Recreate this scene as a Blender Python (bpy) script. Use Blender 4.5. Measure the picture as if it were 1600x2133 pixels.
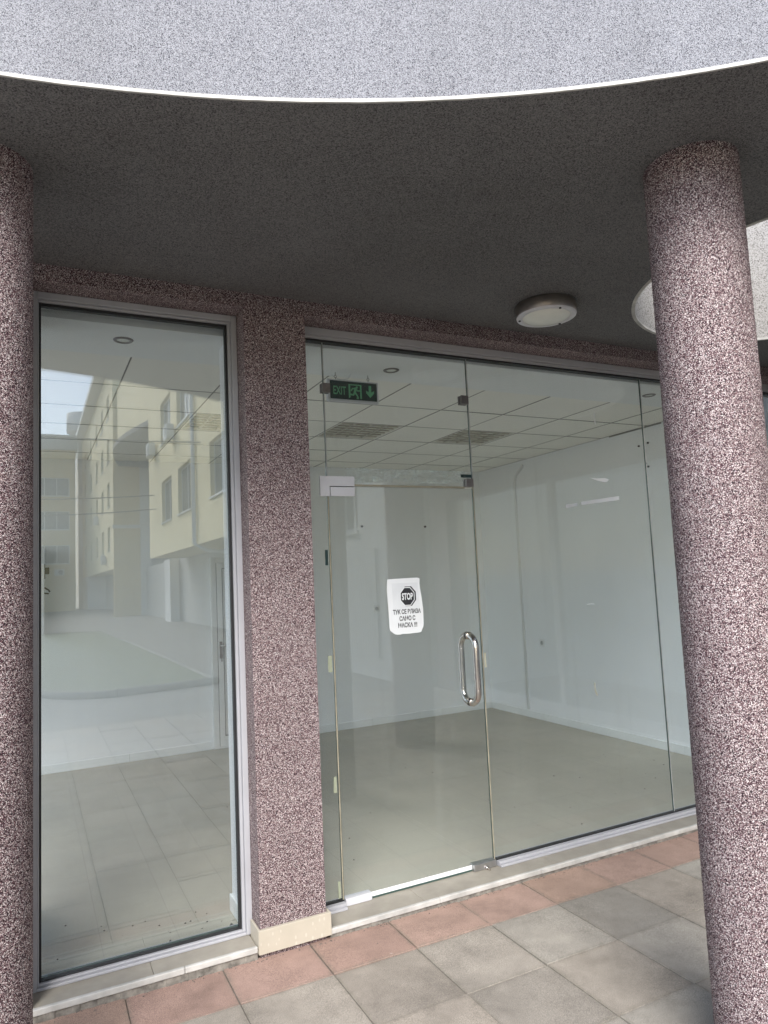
import bpy, bmesh, math, random
from mathutils import Vector, Matrix
random.seed(7)
PI = math.pi
S = bpy.context.scene
COL = S.collection
for o in list(bpy.data.objects):
    bpy.data.objects.remove(o)

# ---------------------------------------------------------------- camera
cam_d = bpy.data.cameras.new("camera")
cam = bpy.data.objects.new("camera", cam_d)
COL.objects.link(cam)
cam_d.sensor_fit = 'HORIZONTAL'
cam_d.sensor_width = 36.0
cam_d.lens = 1471.03 / 1600 * 36.0
cam_d.clip_start = 0.02
cam_d.clip_end = 3000
_f, _pitch, _roll, _yaw = 1471.03, math.radians(5.35338), math.radians(-2.63517), math.radians(26.78351)
_fw0 = Vector((math.sin(_yaw), math.cos(_yaw), 0)); _rt0 = Vector((math.cos(_yaw), -math.sin(_yaw), 0)); _up0 = Vector((0, 0, 1))
_fw = _fw0 * math.cos(_pitch) + _up0 * math.sin(_pitch)
_up1 = -_fw0 * math.sin(_pitch) + _up0 * math.cos(_pitch)
_rt = _rt0 * math.cos(_roll) + _up1 * math.sin(_roll)
_up = -_rt0 * math.sin(_roll) + _up1 * math.cos(_roll)
EYE = 1.665
cam.matrix_world = Matrix(((_rt.x, _up.x, -_fw.x, 0), (_rt.y, _up.y, -_fw.y, 0), (_rt.z, _up.z, -_fw.z, EYE), (0, 0, 0, 1)))
S.camera = cam

# ---------------------------------------------------------------- sky, sun, exposure
SUN_EL, SUN_AZ = math.radians(42), math.radians(207)     # azimuth clockwise from +Y: behind the photographer, veiled by thin cloud
W = bpy.data.worlds.new("World"); S.world = W
W.use_nodes = True
nt = W.node_tree
bg = nt.nodes["Background"]
sky = nt.nodes.new("ShaderNodeTexSky")
sky.sky_type = 'NISHITA'
sky.sun_disc = False
sky.sun_elevation = SUN_EL
sky.sun_rotation = SUN_AZ % (2 * PI)
sky.air_density = 1.0
sky.dust_density = 1.6
sky.ozone_density = 1.0
nt.links.new(sky.outputs[0], bg.inputs[0])
bg.inputs[1].default_value = 0.125
sd = bpy.data.lights.new("sun", 'SUN')
sd.energy = 1.5
sd.angle = math.radians(30)
sd.color = (1.0, 0.985, 0.97)
sun = bpy.data.objects.new("sun", sd); COL.objects.link(sun)
_to_sun = Vector((math.sin(SUN_AZ) * math.cos(SUN_EL), math.cos(SUN_AZ) * math.cos(SUN_EL), math.sin(SUN_EL)))
sun.rotation_euler = _to_sun.to_track_quat('Z', 'Y').to_euler()
S.view_settings.view_transform = 'Standard'
S.view_settings.look = 'None'
S.view_settings.gamma = 1.0
S.view_settings.exposure = 1.5
S.render.engine = 'CYCLES'
S.cycles.use_denoising = True
S.cycles.max_bounces = 14
S.cycles.diffuse_bounces = 7
S.cycles.glossy_bounces = 6
S.cycles.transparent_max_bounces = 24
S.cycles.caustics_reflective = False
S.cycles.caustics_refractive = False
S.cycles.sample_clamp_indirect = 8.0

# ---------------------------------------------------------------- helpers
def base_of(o):
    v = Vector((0, 0, 0))
    while o is not None:
        v += o.location; o = o.parent
    return v
def tag(o, label=None, cat=None, group=None, kind=None):
    if label: o['label'] = label
    if cat: o['category'] = cat
    if group: o['group'] = group
    if kind: o['kind'] = kind
    return o
def thing(name, label, cat, loc=(0, 0, 0), group=None):
    o = bpy.data.objects.new(name, None); COL.objects.link(o)
    o.location = loc; o.empty_display_size = 0.1
    return tag(o, label, cat, group)
def obj(name, bm, mats, parent=None, smooth=False, origin=None):
    """link a bmesh given in world coordinates as one mesh object"""
    me = bpy.data.meshes.new(name)
    sh = base_of(parent) if parent is not None else Vector((0, 0, 0))
    org = Vector(origin) if origin is not None else sh
    bmesh.ops.translate(bm, verts=bm.verts, vec=-org)
    bm.normal_update()
    bm.to_mesh(me); bm.free()
    for m in (mats if isinstance(mats, (list, tuple)) else [mats]):
        me.materials.append(m)
    o = bpy.data.objects.new(name, me); COL.objects.link(o)
    if parent is not None: o.parent = parent
    o.location = org - sh
    if smooth:
        for p in me.polygons: p.use_smooth = True
    return o
def BM(): return bmesh.new()
def bx(bm, x0, x1, y0, y1, z0, z1, bev=0.0, seg=2, mi=0):
    r = bmesh.ops.create_cube(bm, size=1.0)
    vs = r['verts']
    for v in vs:
        v.co = Vector((x0 + (v.co.x + .5) * (x1 - x0), y0 + (v.co.y + .5) * (y1 - y0), z0 + (v.co.z + .5) * (z1 - z0)))
    fs = list({f for v in vs for f in v.link_faces})
    for f in fs: f.material_index = mi
    if bev > 0:
        es = list({e for v in vs for e in v.link_edges})
        bmesh.ops.bevel(bm, geom=es, offset=bev, segments=seg, affect='EDGES', profile=.5)
    return bm
def box(x0, x1, y0, y1, z0, z1, bev=0.0): return bx(BM(), x0, x1, y0, y1, z0, z1, bev)
def pane_box(x0, x1, y0, y1, z0, z1, axis='y'):
    bm = box(x0, x1, y0, y1, z0, z1)
    bm.normal_update()
    for f in bm.faces:
        n = f.normal
        f.material_index = 0 if abs(n.y if axis == 'y' else n.x) > .5 else 1
    return bm
def cyl(bm, c, r, z0, z1, seg=48, caps=True):
    ring = []
    for z in (z0, z1):
        ring.append([bm.verts.new((c[0] + r * math.cos(2 * PI * i / seg), c[1] + r * math.sin(2 * PI * i / seg), z)) for i in range(seg)])
    for i in range(seg):
        f = bm.faces.new((ring[0][i], ring[0][(i + 1) % seg], ring[1][(i + 1) % seg], ring[1][i])); f.smooth = True
    if caps:
        bm.faces.new(list(reversed(ring[0]))); bm.faces.new(ring[1])
    return bm
def lathe(bm, c, prof, seg=48, close=False):
    """profile (r, z) turned about the vertical through c"""
    rings = []
    for r, z in prof:
        if r < 1e-6: rings.append([bm.verts.new((c[0], c[1], z))])
        else: rings.append([bm.verts.new((c[0] + r * math.cos(2 * PI * i / seg), c[1] + r * math.sin(2 * PI * i / seg), z)) for i in range(seg)])
    for a, b in zip(rings, rings[1:]):
        for i in range(seg):
            j = (i + 1) % seg
            if len(a) == 1 and len(b) == 1: continue
            if len(a) == 1: f = bm.faces.new((a[0], b[i], b[j]))
            elif len(b) == 1: f = bm.faces.new((a[i], a[j], b[0]))
            else: f = bm.faces.new((a[i], a[j], b[j], b[i]))
            f.smooth = True
    bmesh.ops.recalc_face_normals(bm, faces=bm.faces)
    return bm
def tube(bm, pts, r, seg=12, caps=True):
    pts = [Vector(p) for p in pts]
    rings = []
    n_prev = None
    for i, p in enumerate(pts):
        t = (pts[min(i + 1, len(pts) - 1)] - pts[max(i - 1, 0)]).normalized()
        if n_prev is None:
            n = t.orthogonal().normalized()
        else:
            n = (n_prev - t * n_prev.dot(t)).normalized()
        n_prev = n
        b = t.cross(n)
        rr = r[i] if isinstance(r, (list, tuple)) else r
        rings.append([bm.verts.new(p + (n * math.cos(2 * PI * k / seg) + b * math.sin(2 * PI * k / seg)) * rr) for k in range(seg)])
    for a, b in zip(rings, rings[1:]):
        for k in range(seg):
            f = bm.faces.new((a[k], a[(k + 1) % seg], b[(k + 1) % seg], b[k])); f.smooth = True
    if caps:
        bm.faces.new(list(reversed(rings[0]))); bm.faces.new(rings[-1])
    return bm
def prism_y(bm, pts, y0, y1, mi=0):
    """outline in x,z given a thickness along y"""
    a = [bm.verts.new((x, y0, z)) for x, z in pts]; b = [bm.verts.new((x, y1, z)) for x, z in pts]
    fs = [bm.faces.new(a), bm.faces.new(list(reversed(b)))]
    n = len(pts)
    for i in range(n): fs.append(bm.faces.new((a[i], b[i], b[(i + 1) % n], a[(i + 1) % n])))
    for f in fs: f.material_index = mi
    bmesh.ops.recalc_face_normals(bm, faces=fs)
    return bm
def fill2d(name, loops, z, mat, parent, extr=0.0):
    """flat sheet with holes from x,y loops"""
    cu = bpy.data.curves.new(name, 'CURVE'); cu.dimensions = '2D'; cu.fill_mode = 'BOTH'; cu.extrude = extr
    for lp in loops:
        sp = cu.splines.new('POLY'); sp.points.add(len(lp) - 1)
        for i, q in enumerate(lp): sp.points[i].co = (q[0], q[1], 0, 1)
        sp.use_cyclic_u = True
    t = bpy.data.objects.new(name + "_tmp", cu); COL.objects.link(t)
    bpy.context.view_layer.update()
    me = bpy.data.meshes.new_from_object(t.evaluated_get(bpy.context.evaluated_depsgraph_get()))
    bpy.data.objects.remove(t); bpy.data.curves.remove(cu)
    bm = BM(); bm.from_mesh(me); bpy.data.meshes.remove(me)
    bmesh.ops.translate(bm, verts=bm.verts, vec=(0, 0, z))
    return obj(name, bm, mat, parent)
def text_bm(bm, s, x0, x1, z0, z1, y, fat=0.0, fit=True, depth=0.0004, slant=0.0, thick=None):
    """words as thin letters standing in the x,z plane, facing -y, fitted into a rectangle"""
    cu = bpy.data.curves.new("words", 'FONT'); cu.body = s; cu.size = 1.0; cu.offset = fat; cu.extrude = 0.0; cu.resolution_u = 4
    t = bpy.data.objects.new("words_tmp", cu); COL.objects.link(t)
    bpy.context.view_layer.update()
    me = bpy.data.meshes.new_from_object(t.evaluated_get(bpy.context.evaluated_depsgraph_get()))
    bpy.data.objects.remove(t); bpy.data.curves.remove(cu)
    xs = [v.co.x for v in me.vertices]; ys = [v.co.y for v in me.vertices]
    ax, bx_, ay, by = min(xs), max(xs), min(ys), max(ys)
    off = len(bm.verts)
    vs = []
    for v in me.vertices:
        u = (v.co.x - ax) / (bx_ - ax); w = (v.co.y - ay) / (by - ay)
        vs.append(bm.verts.new((x0 + u * (x1 - x0), y, z0 + w * (z1 - z0) + slant * (u - .5) * (x1 - x0))))
    fs = []
    for p in me.polygons:
        try: fs.append(bm.faces.new([vs[i] for i in p.vertices]))
        except ValueError: pass
    bpy.data.meshes.remove(me)
    r = bmesh.ops.extrude_face_region(bm, geom=fs)
    nv = [e for e in r['geom'] if isinstance(e, bmesh.types.BMVert)]
    bmesh.ops.translate(bm, verts=nv, vec=(0, -depth, 0))
    bmesh.ops.recalc_face_normals(bm, faces=bm.faces)
    return bm

# ---------------------------------------------------------------- materials
class Mat:
    def __init__(s, name):
        s.m = bpy.data.materials.new(name); s.m.use_nodes = True
        s.t = s.m.node_tree; s.b = s.t.nodes["Principled BSDF"]; s.out = s.t.nodes["Material Output"]
    def n(s, typ, **kw):
        nd = s.t.nodes.new(typ)
        for k, v in kw.items():
            if k.startswith('i_'):
                key = k[2:]
                key = int(key) if key.isdigit() else key.replace('_', ' ')
                nd.inputs[key].default_value = v
            else: setattr(nd, k, v)
        return nd
    def l(s, a, b): s.t.links.new(a, b)
    def coord(s, kind='Object'): return s.n("ShaderNodeTexCoord").outputs[kind]
    def noise(s, scale, detail=4, rough=.6, dim=None, vec=None):
        nd = s.n("ShaderNodeTexNoise"); nd.inputs['Scale'].default_value = scale
        nd.inputs['Detail'].default_value = detail; nd.inputs['Roughness'].default_value = rough
        s.l(vec if vec is not None else s.coord(), nd.inputs['Vector']); return nd.outputs['Fac']
    def ramp(s, fac, stops, mode='LINEAR'):
        nd = s.n("ShaderNodeValToRGB"); cr = nd.color_ramp; cr.interpolation = mode
        while len(cr.elements) < len(stops): cr.elements.new(.5)
        for e, (p, c) in zip(cr.elements, stops):
            e.position = p; e.color = (c[0], c[1], c[2], 1) if hasattr(c, '__len__') else (c, c, c, 1)
        s.l(fac, nd.inputs[0]); return nd.outputs[0]
    def mix(s, fac, a, b, mode='MIX'):
        nd = s.n("ShaderNodeMix", data_type='RGBA', blend_type=mode)
        for sock, v in ((nd.inputs[0], fac), (nd.inputs[6], a), (nd.inputs[7], b)):
            if isinstance(v, bpy.types.NodeSocket): s.l(v, sock)
            elif hasattr(v, '__len__'): sock.default_value = (v[0], v[1], v[2], 1)
            else: sock.default_value = v
        return nd.outputs[2]
    def math(s, op, a, b=0.0, c=0.0):
        nd = s.n("ShaderNodeMath", operation=op)
        for i, v in enumerate((a, b, c)):
            if isinstance(v, bpy.types.NodeSocket): s.l(v, nd.inputs[i])
            else: nd.inputs[i].default_value = v
        return nd.outputs[0]
    def bump(s, h, strength=.3, dist=.002):
        nd = s.n("ShaderNodeBump"); nd.inputs['Strength'].default_value = strength; nd.inputs['Distance'].default_value = dist
        s.l(h, nd.inputs['Height']); s.l(nd.outputs[0], s.b.inputs['Normal'])
    def col(s, c):
        if isinstance(c, bpy.types.NodeSocket): s.l(c, s.b.inputs['Base Color'])
        else: s.b.inputs['Base Color'].default_value = (*c, 1)
    def set(s, rough=.6, metal=0.0, spec=.5):
        s.b.inputs['Roughness'].default_value = rough; s.b.inputs['Metallic'].default_value = metal
        s.b.inputs['Specular IOR Level'].default_value = spec; return s.m
def plain(name, c, rough=.6, metal=0.0, var=.06, scale=6.0, spec=.5, bump=0.0):
    a = Mat(name)
    f = a.noise(scale, 5, .6)
    lo = tuple(max(0, x * (1 - var)) for x in c); hi = tuple(min(1, x * (1 + var)) for x in c)
    a.col(a.ramp(f, [(.3, lo), (.7, hi)]))
    if bump: a.bump(a.noise(scale * 20, 3), bump, .002)
    return a.set(rough, metal, spec)
def grains(name, stops, scale, big=.12, bigscale=2.0, rough=.75, bumpd=.0015, tint=None, streak=0.0):
    a = Mat(name)
    vo = a.n("ShaderNodeTexVoronoi", feature='F1'); vo.inputs['Scale'].default_value = scale
    a.l(a.coord(), vo.inputs['Vector'])
    sep = a.n("ShaderNodeSeparateColor"); a.l(vo.outputs['Color'], sep.inputs[0])
    c = a.ramp(sep.outputs[0], stops, 'CONSTANT')
    bn = a.noise(bigscale, 5, .65)
    c = a.mix(1.0, c, a.ramp(bn, [(.25, 1 - big), (.75, 1 + big * .6)]), 'MULTIPLY')
    if streak:
        mp = a.n("ShaderNodeMapping"); mp.inputs['Scale'].default_value = (5, 5, .55); a.l(a.coord(), mp.inputs[0])
        c = a.mix(1.0, c, a.ramp(a.noise(1.0, 6, .65, vec=mp.outputs[0]), [(.34, 1 - streak), (.58, 1.0), (.8, 1 + streak * .4)]), 'MULTIPLY')
    if tint:
        c = a.mix(a.ramp(a.noise(bigscale * .5, 3), [(.42, 0.0), (.68, tint[1])]), c, tint[0])
    a.col(c)
    a.bump(vo.outputs['Distance'], .5, bumpd)
    return a.set(rough, 0, .25)
M = {}
M['mosaic'] = grains("mosaic_plaster", [(0, (.014, .008, .011)), (.27, (.062, .024, .034)), (.46, (.15, .088, .094)), (.62, (.30, .22, .218)), (.78, (.52, .445, .435)), (.92, (.74, .68, .66))], 470, .16, 1.5)
M['fascia'] = grains("pale_grit_plaster", [(0, (.04, .04, .05)), (.10, (.12, .12, .14)), (.27, (.235, .24, .262)), (.53, (.31, .315, .342)), (.8, (.39, .395, .42))], 540, .10, 1.1, tint=((.265, .267, .272), .35), streak=.13)
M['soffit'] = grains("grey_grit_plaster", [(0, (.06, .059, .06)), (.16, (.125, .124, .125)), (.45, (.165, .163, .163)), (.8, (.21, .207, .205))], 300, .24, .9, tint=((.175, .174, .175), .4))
M['well'] = grains("beige_grit_plaster", [(0, (.16, .15, .14)), (.2, (.34, .33, .315)), (.6, (.42, .41, .39))], 230, .10, 1.5)
M['white_edge'] = plain("white_edge_paint", (.47, .46, .43), .55, var=.25, scale=9)
M['alu'] = plain("silver_frame_paint", (.40, .40, .42), .42, .0, .05, 5)
M['alu_dark'] = plain("frame_groove", (.30, .30, .31), .5, .0, .05, 5)
M['gasket'] = plain("black_rubber", (.012, .012, .013), .6)
M['chrome'] = plain("polished_steel", (.62, .58, .54), .18, 1.0, .10, 14)
M['steel'] = plain("brushed_steel", (.60, .60, .61), .34, 1.0, .08, 30)
M['plate'] = plain("satin_aluminium", (.64, .64, .67), .42, .2, .05, 12)
M['darkmetal'] = plain("tarnished_steel", (.23, .21, .205), .38, .8, .15, 40)
M['white_wall'] = plain("interior_white_paint", (.885, .90, .905), .7, var=.02, scale=1.4)
M['white_pvc'] = plain("white_plastic", (.78, .79, .78), .35, var=.02)
M['ceil_board'] = plain("ceiling_board", (.91, .89, .82), .85, var=.03, scale=2.2)
M['ceil_band'] = plain('ceiling_plaster', (.86, .875, .86), .8, var=.03, scale=1.5)
M['ceil_gap'] = plain("ceiling_grid_shadow_gap", (.28, .275, .255), .8)
M['skirt'] = plain("skirting_tile", (.84, .86, .85), .3, var=.05, scale=3)
M['stone'] = plain("beige_sill_stone", (.31, .285, .238), .45, var=.14, scale=9)
M['cream'] = None
M['dark'] = plain("dark_mortar", (.20, .185, .16), .9, var=.5, scale=30)
M['seal'] = plain("yellowed_silicone", (.30, .275, .205), .4, var=.25, scale=12)
M['seal_grey'] = plain("grey_silicone", (.36, .37, .36), .4, var=.2, scale=12)
M['edge_green'] = plain("green_glass_edge", (.05, .085, .075), .15)
M['paper'] = plain("white_paper", (.76, .78, .785), .6, var=.03, scale=14)
M['ink'] = plain("black_ink", (.02, .021, .024), .6)
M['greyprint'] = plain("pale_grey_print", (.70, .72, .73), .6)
M['sign_green'] = plain("exit_sign_dark_green", (.010, .030, .026), .25)
M['sign_glyph'] = plain("exit_sign_light_green", (.13, .42, .22), .4)
M['blade'] = plain('louvre_blade', (.50, .47, .40), .4, var=.03)
M['louvre'] = plain('cream_louvre', (.84, .82, .75), .4, var=.02)
M['frost'] = plain("opal_glass", (.80, .82, .76), .25)
M['brass'] = plain("aged_bronze", (.34, .31, .28), .33, .85, .12, 20)
M['black'] = plain("black_plastic", (.015, .015, .016), .4)
M['tape_green'] = plain("pale_tape", (.30, .325, .235), .5, var=.1, scale=60)
M['tape_dark'] = plain("dark_green_tape", (.012, .035, .035), .4)
M['residue'] = plain("glue_residue", (.42, .41, .32), .6, var=.15, scale=60)
M['yellow_wall'] = plain("yellow_render", (.85, .74, .46), .85, var=.06, scale=.5)
M['ochre_wall'] = plain("ochre_render", (.74, .58, .31), .85, var=.06, scale=.5)
M['pale_wall'] = plain("white_render", (.70, .70, .68), .8, var=.06, scale=.5)
M['grey_wall'] = plain("grey_render", (.42, .42, .40), .85, var=.08, scale=.5)
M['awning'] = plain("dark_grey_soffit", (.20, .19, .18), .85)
M['far_pane'] = plain("far_window_glass", (.10, .12, .13), .08)
M['cable'] = plain("black_cable", (.02, .02, .02), .6)

# cream plinth tile with pale shell flecks
a = Mat("cream_plinth_tile")
vo = a.n("ShaderNodeTexVoronoi", feature='F1'); vo.inputs['Scale'].default_value = 46
mp = a.n("ShaderNodeMapping"); mp.inputs['Scale'].default_value = (1, 1, .5); mp.inputs['Rotation'].default_value = (0, .5, 0)
a.l(a.coord(), mp.inputs[0]); a.l(mp.outputs[0], vo.inputs['Vector'])
fl = a.ramp(vo.outputs['Distance'], [(.0, 1.0), (.16, 1.0), (.24, 0.0)])
a.col(a.mix(a.math('MULTIPLY', fl, .6), a.ramp(a.noise(7, 5), [(.3, (.43, .392, .315)), (.7, (.49, .447, .365))]), (.58, .545, .47)))
M['cream'] = a.set(.4)

# paving: concrete slabs, colour per slab comes from a face attribute
a = Mat("concrete_slab")
at = a.n("ShaderNodeAttribute", attribute_name="slab", attribute_type='GEOMETRY')
n1 = a.noise(2.1, 6, .68); n2 = a.noise(380, 2, .5); n3 = a.noise(9, 5, .7)
c = a.mix(1.0, at.outputs['Color'], a.ramp(n1, [(.28, .66), (.48, .96), (.75, 1.18)]), 'MULTIPLY')
c = a.mix(1.0, c, a.ramp(n3, [(.3, .88), (.7, 1.1)]), 'MULTIPLY')
c = a.mix(1.0, c, a.ramp(n2, [(.36, .62), (.55, 1.0), (.72, 1.28)]), 'MULTIPLY')
vo = a.n("ShaderNodeTexVoronoi", feature='F1'); vo.inputs['Scale'].default_value = 7.5
a.l(a.coord(), vo.inputs['Vector'])
spot = a.ramp(a.math('ADD', vo.outputs['Distance'], a.math('MULTIPLY', a.noise(60, 3), .12)), [(.09, 1.0), (.125, 0.0)])
sep = a.n("ShaderNodeSeparateColor"); a.l(vo.outputs['Color'], sep.inputs[0])
spot = a.math('MULTIPLY', spot, a.math('GREATER_THAN', sep.outputs[0], .72))
c = a.mix(a.math('MULTIPLY', spot, .45), c, (.55, .50, .44))
sx = a.n("ShaderNodeSeparateXYZ"); a.l(a.coord(), sx.inputs[0])
def edge_mask(o, off, per):
    return a.math('ABSOLUTE', a.math('SUBTRACT', a.math('FRACT', a.math('DIVIDE', a.math('SUBTRACT', o, off), per)), .5))
em = a.math('MAXIMUM', edge_mask(sx.outputs[0], 1.16 - 40.4, .404), edge_mask(sx.outputs[1], 2.968 - 41.05, .4105))
em = a.math('ADD', em, a.math('MULTIPLY', a.math('SUBTRACT', a.noise(22, 5, .7), .5), .16))
c = a.mix(a.ramp(em, [(.44, 0.0), (.475, .18), (.52, .6)]), c, (.16, .145, .115))
a.col(c); a.bump(n2, .35, .0012)
M['slab'] = a.set(.85, 0, .3)
M['joint'] = plain("joint_dirt", (.14, .125, .105), .95, var=.4, scale=40)

# interior floor: beige tiles in thin joints
a = Mat("floor_tile")
br = a.n("ShaderNodeTexBrick", offset=0.0, squash=1.0)
mp = a.n("ShaderNodeMapping"); mp.inputs['Location'].default_value = (-.30, -.23, 0)
a.l(a.coord(), mp.inputs[0]); a.l(mp.outputs[0], br.inputs['Vector'])
br.inputs['Scale'].default_value = 1.0
br.inputs['Brick Width'].default_value = .33; br.inputs['Row Height'].default_value = .33
br.inputs['Mortar Size'].default_value = .0018; br.inputs['Mortar Smooth'].default_value = .3
br.inputs['Color1'].default_value = (.45, .425, .345, 1); br.inputs['Color2'].default_value = (.47, .44, .36, 1)
br.inputs['Mortar'].default_value = (.37, .35, .29, 1)
c = a.mix(1.0, br.outputs['Color'], a.ramp(a.noise(.9, 6, .7), [(.3, .88), (.7, 1.08)]), 'MULTIPLY')
vo = a.n("ShaderNodeTexVoronoi", feature='F1'); vo.inputs['Scale'].default_value = 3.2
a.l(a.coord(), vo.inputs['Vector'])
sep = a.n("ShaderNodeSeparateColor"); a.l(vo.outputs['Color'], sep.inputs[0])
sp = a.math('MULTIPLY', a.ramp(a.math('ADD', vo.outputs['Distance'], a.math('MULTIPLY', a.noise(45, 3), .05)), [(.045, 1.0), (.06, 0.0)]), a.math('GREATER_THAN', sep.outputs[0], .55))
c = a.mix(a.math('MULTIPLY', sp, .55), c, (.09, .085, .07))
a.col(c)
a.l(a.ramp(a.noise(1.3, 5), [(.3, .38), (.7, .55)]), a.b.inputs['Roughness'])
M['floor'] = a.m
a.b.inputs['Specular IOR Level'].default_value = .35

def glass(name, r0, tint, dirt=.03, seed=0.0):
    a = Mat(name)
    a.t.nodes.remove(a.b)
    lw = a.n("ShaderNodeLayerWeight"); lw.inputs['Blend'].default_value = .5
    fac = a.math('ADD', a.math('MULTIPLY', a.math('POWER', lw.outputs['Facing'], 5.0), 1 - r0), r0)
    tr = a.n("ShaderNodeBsdfTransparent"); tr.inputs[0].default_value = (*tint, 1)
    gl = a.n("ShaderNodeBsdfGlossy"); gl.inputs['Roughness'].default_value = 0.0; gl.inputs['Color'].default_value = (.97, .99, .98, 1)
    mx = a.n("ShaderNodeMixShader"); a.l(fac, mx.inputs[0]); a.l(tr.outputs[0], mx.inputs[1]); a.l(gl.outputs[0], mx.inputs[2])
    df = a.n("ShaderNodeBsdfDiffuse"); df.inputs[0].default_value = (.72, .74, .70, 1)
    mp = a.n("ShaderNodeMapping"); mp.inputs['Scale'].default_value = (1, 1, .35); mp.inputs['Location'].default_value = (seed, 0, seed * .7)
    a.l(a.coord(), mp.inputs[0])
    d = a.math('MULTIPLY', a.ramp(a.noise(2.2, 7, .72, vec=mp.outputs[0]), [(.35, .25), (.75, 1.0)]), dirt)
    mp2 = a.n("ShaderNodeMapping"); mp2.inputs['Scale'].default_value = (14, 14, .8); a.l(a.coord(), mp2.inputs[0])
    stv = a.ramp(a.noise(1.0, 4, .6, vec=mp2.outputs[0]), [(.58, 0.0), (.80, 1.0)])
    d = a.math('ADD', d, a.math('MULTIPLY', stv, dirt * .8))
    m2 = a.n("ShaderNodeMixShader"); a.l(d, m2.inputs[0]); a.l(mx.outputs[0], m2.inputs[1]); a.l(df.outputs[0], m2.inputs[2])
    a.l(m2.outputs[0], a.out.inputs[0])
    return a.m
M['glass1'] = glass("double_glazing", .12, (.942, .960, .966), .025, 1.0)
M['glass2'] = glass("clear_toughened_glass", .045, (.938, .958, .965), .026, 4.0)

# torn film: patchy, mostly see-through
a = Mat("torn_clear_film")
tr = a.n("ShaderNodeBsdfTransparent")
mp = a.n("ShaderNodeMapping"); mp.inputs['Scale'].default_value = (1, 1, 2.6); a.l(a.coord(), mp.inputs[0])
f = a.ramp(a.noise(13, 7, .75, vec=mp.outputs[0]), [(.44, .0), (.58, .14), (.74, .8)])
mx = a.n("ShaderNodeMixShader"); a.l(f, mx.inputs[0]); a.l(tr.outputs[0], mx.inputs[1]); a.l(a.b.outputs[0], mx.inputs[2])
a.col((.62, .74, .70)); a.set(.25); a.l(mx.outputs[0], a.out.inputs[0])
M['film'] = a.m
# lawn
M['lawn'] = plain("lawn_green", (.06, .085, .03), .9, var=.35, scale=3)
M['bounce_paving'] = plain('bounce_concrete', (.60, .585, .545), .9, var=.1, scale=1.2)
M['path'] = plain("pale_paving", (.15, .147, .135), .9, var=.12, scale=1.2)

# ================================================================ GROUND
CX, CY, CR = -.767, -2.022, 4.1476          # centre and radius of the round canopy edge
SOF = 3.085
RX0, RX1, RY = -2.2, 5.045, 7.316            # the room: left end, right wall, back wall
FL, CEIL = .035, 2.938
bm = BM()
for (x0, x1, y0, y1) in ((-400, 400, -500, 300),):
    vs = [bm.verts.new(v) for v in ((x0, y0, -.03), (x1, y0, -.03), (x1, y1, -.03), (x0, y1, -.03))]
    bm.faces.new(vs)
tag(obj('ground', bm, M['path']), kind='structure')
# paving slabs round the shop
bm = BM()
lay = bm.loops.layers.float_color.new("slab")
XS = [1.16 + .404 * k for k in range(-20, 12)]
YS = [3.275, 2.968] + [2.968 - .4105 * k for k in range(1, 15)]
rnd = random.Random(11)
for j in range(len(YS) - 1):
    for i in range(len(XS) - 1):
        g = .0013 + rnd.random() * .0014
        x0, x1, y1, y0 = XS[i] + g, XS[i + 1] - g, YS[j] - g, YS[j + 1] + g
        if j == 0:
            b = rnd.uniform(.93, 1.06); c = (.385 * b, .266 * b * rnd.uniform(.985, 1.02), .214 * b * rnd.uniform(.985, 1.02), 1)
        else:
            b = rnd.choice((.90, .96, 1.0, 1.03, 1.05)) * rnd.uniform(.97, 1.03)
            w = rnd.uniform(-.004, .018)
            c = ((.345 + w) * b, .317 * b, (.272 - w * .5) * b, 1)
        n0 = len(bm.verts)
        dz = rnd.uniform(-.0025, .0025); tx, ty = rnd.uniform(-.003, .003), rnd.uniform(-.003, .003)
        bx(bm, x0, x1, y0, y1, -.045, dz, .0022, 1)
        bm.verts.ensure_lookup_table()
        cxm, cym = (x0 + x1) / 2, (y0 + y1) / 2
        nv = bm.verts[n0:]
        for v in nv:
            if v.co.z > -.02: v.co.z += tx * (v.co.x - cxm) / .4 + ty * (v.co.y - cym) / .4
        for f in {f for v in nv for f in v.link_faces}:
            for lp in f.loops: lp[lay] = c
tag(obj('pavement', bm, M['slab']), kind='structure')
bm = BM(); bx(bm, -7, 6, -3, 3.50, -.025, -.007)
tag(obj('pavement_bed', bm, M['joint']), kind='structure')
bm = BM(); bx(bm, -30, -2.32, 3.6, 40, -.029, -.012); bx(bm, -2.32, 14, RY + .22, 40, -.029, -.0125)
tag(obj('bounce_pavement', bm, M['bounce_paving']), kind='structure')  # unseen pale ground added to bounce daylight into the room
# lawn with a pale kerb, seen only in the window's reflection
bm = BM()
lawn = [(1.25, -5.35)] + [(1.35 - 1.2 * math.sin(t), -6.6 + 1.25 * math.cos(t)) for t in [k * .2 for k in range(1, 8)]] + [(-4, -7.0), (-9, -14), (-3, -26), (2.6, -24), (2.8, -16), (2.9, -5.6)]
vs = [bm.verts.new((x, y, .0)) for x, y in lawn]; bm.faces.new(vs)
r = bmesh.ops.extrude_face_region(bm, geom=list(bm.faces)); bmesh.ops.translate(bm, verts=[e for e in r['geom'] if isinstance(e, bmesh.types.BMVert)], vec=(0, 0, .05))
tag(obj('lawn', bm, M['lawn']), kind='structure')
bm = BM()
tube(bm, [(x, y, .03) for x, y in lawn] + [(lawn[0][0], lawn[0][1], .03)], .07, 6)
tag(obj('lawn_kerb', bm, M['path']), kind='structure')

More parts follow.
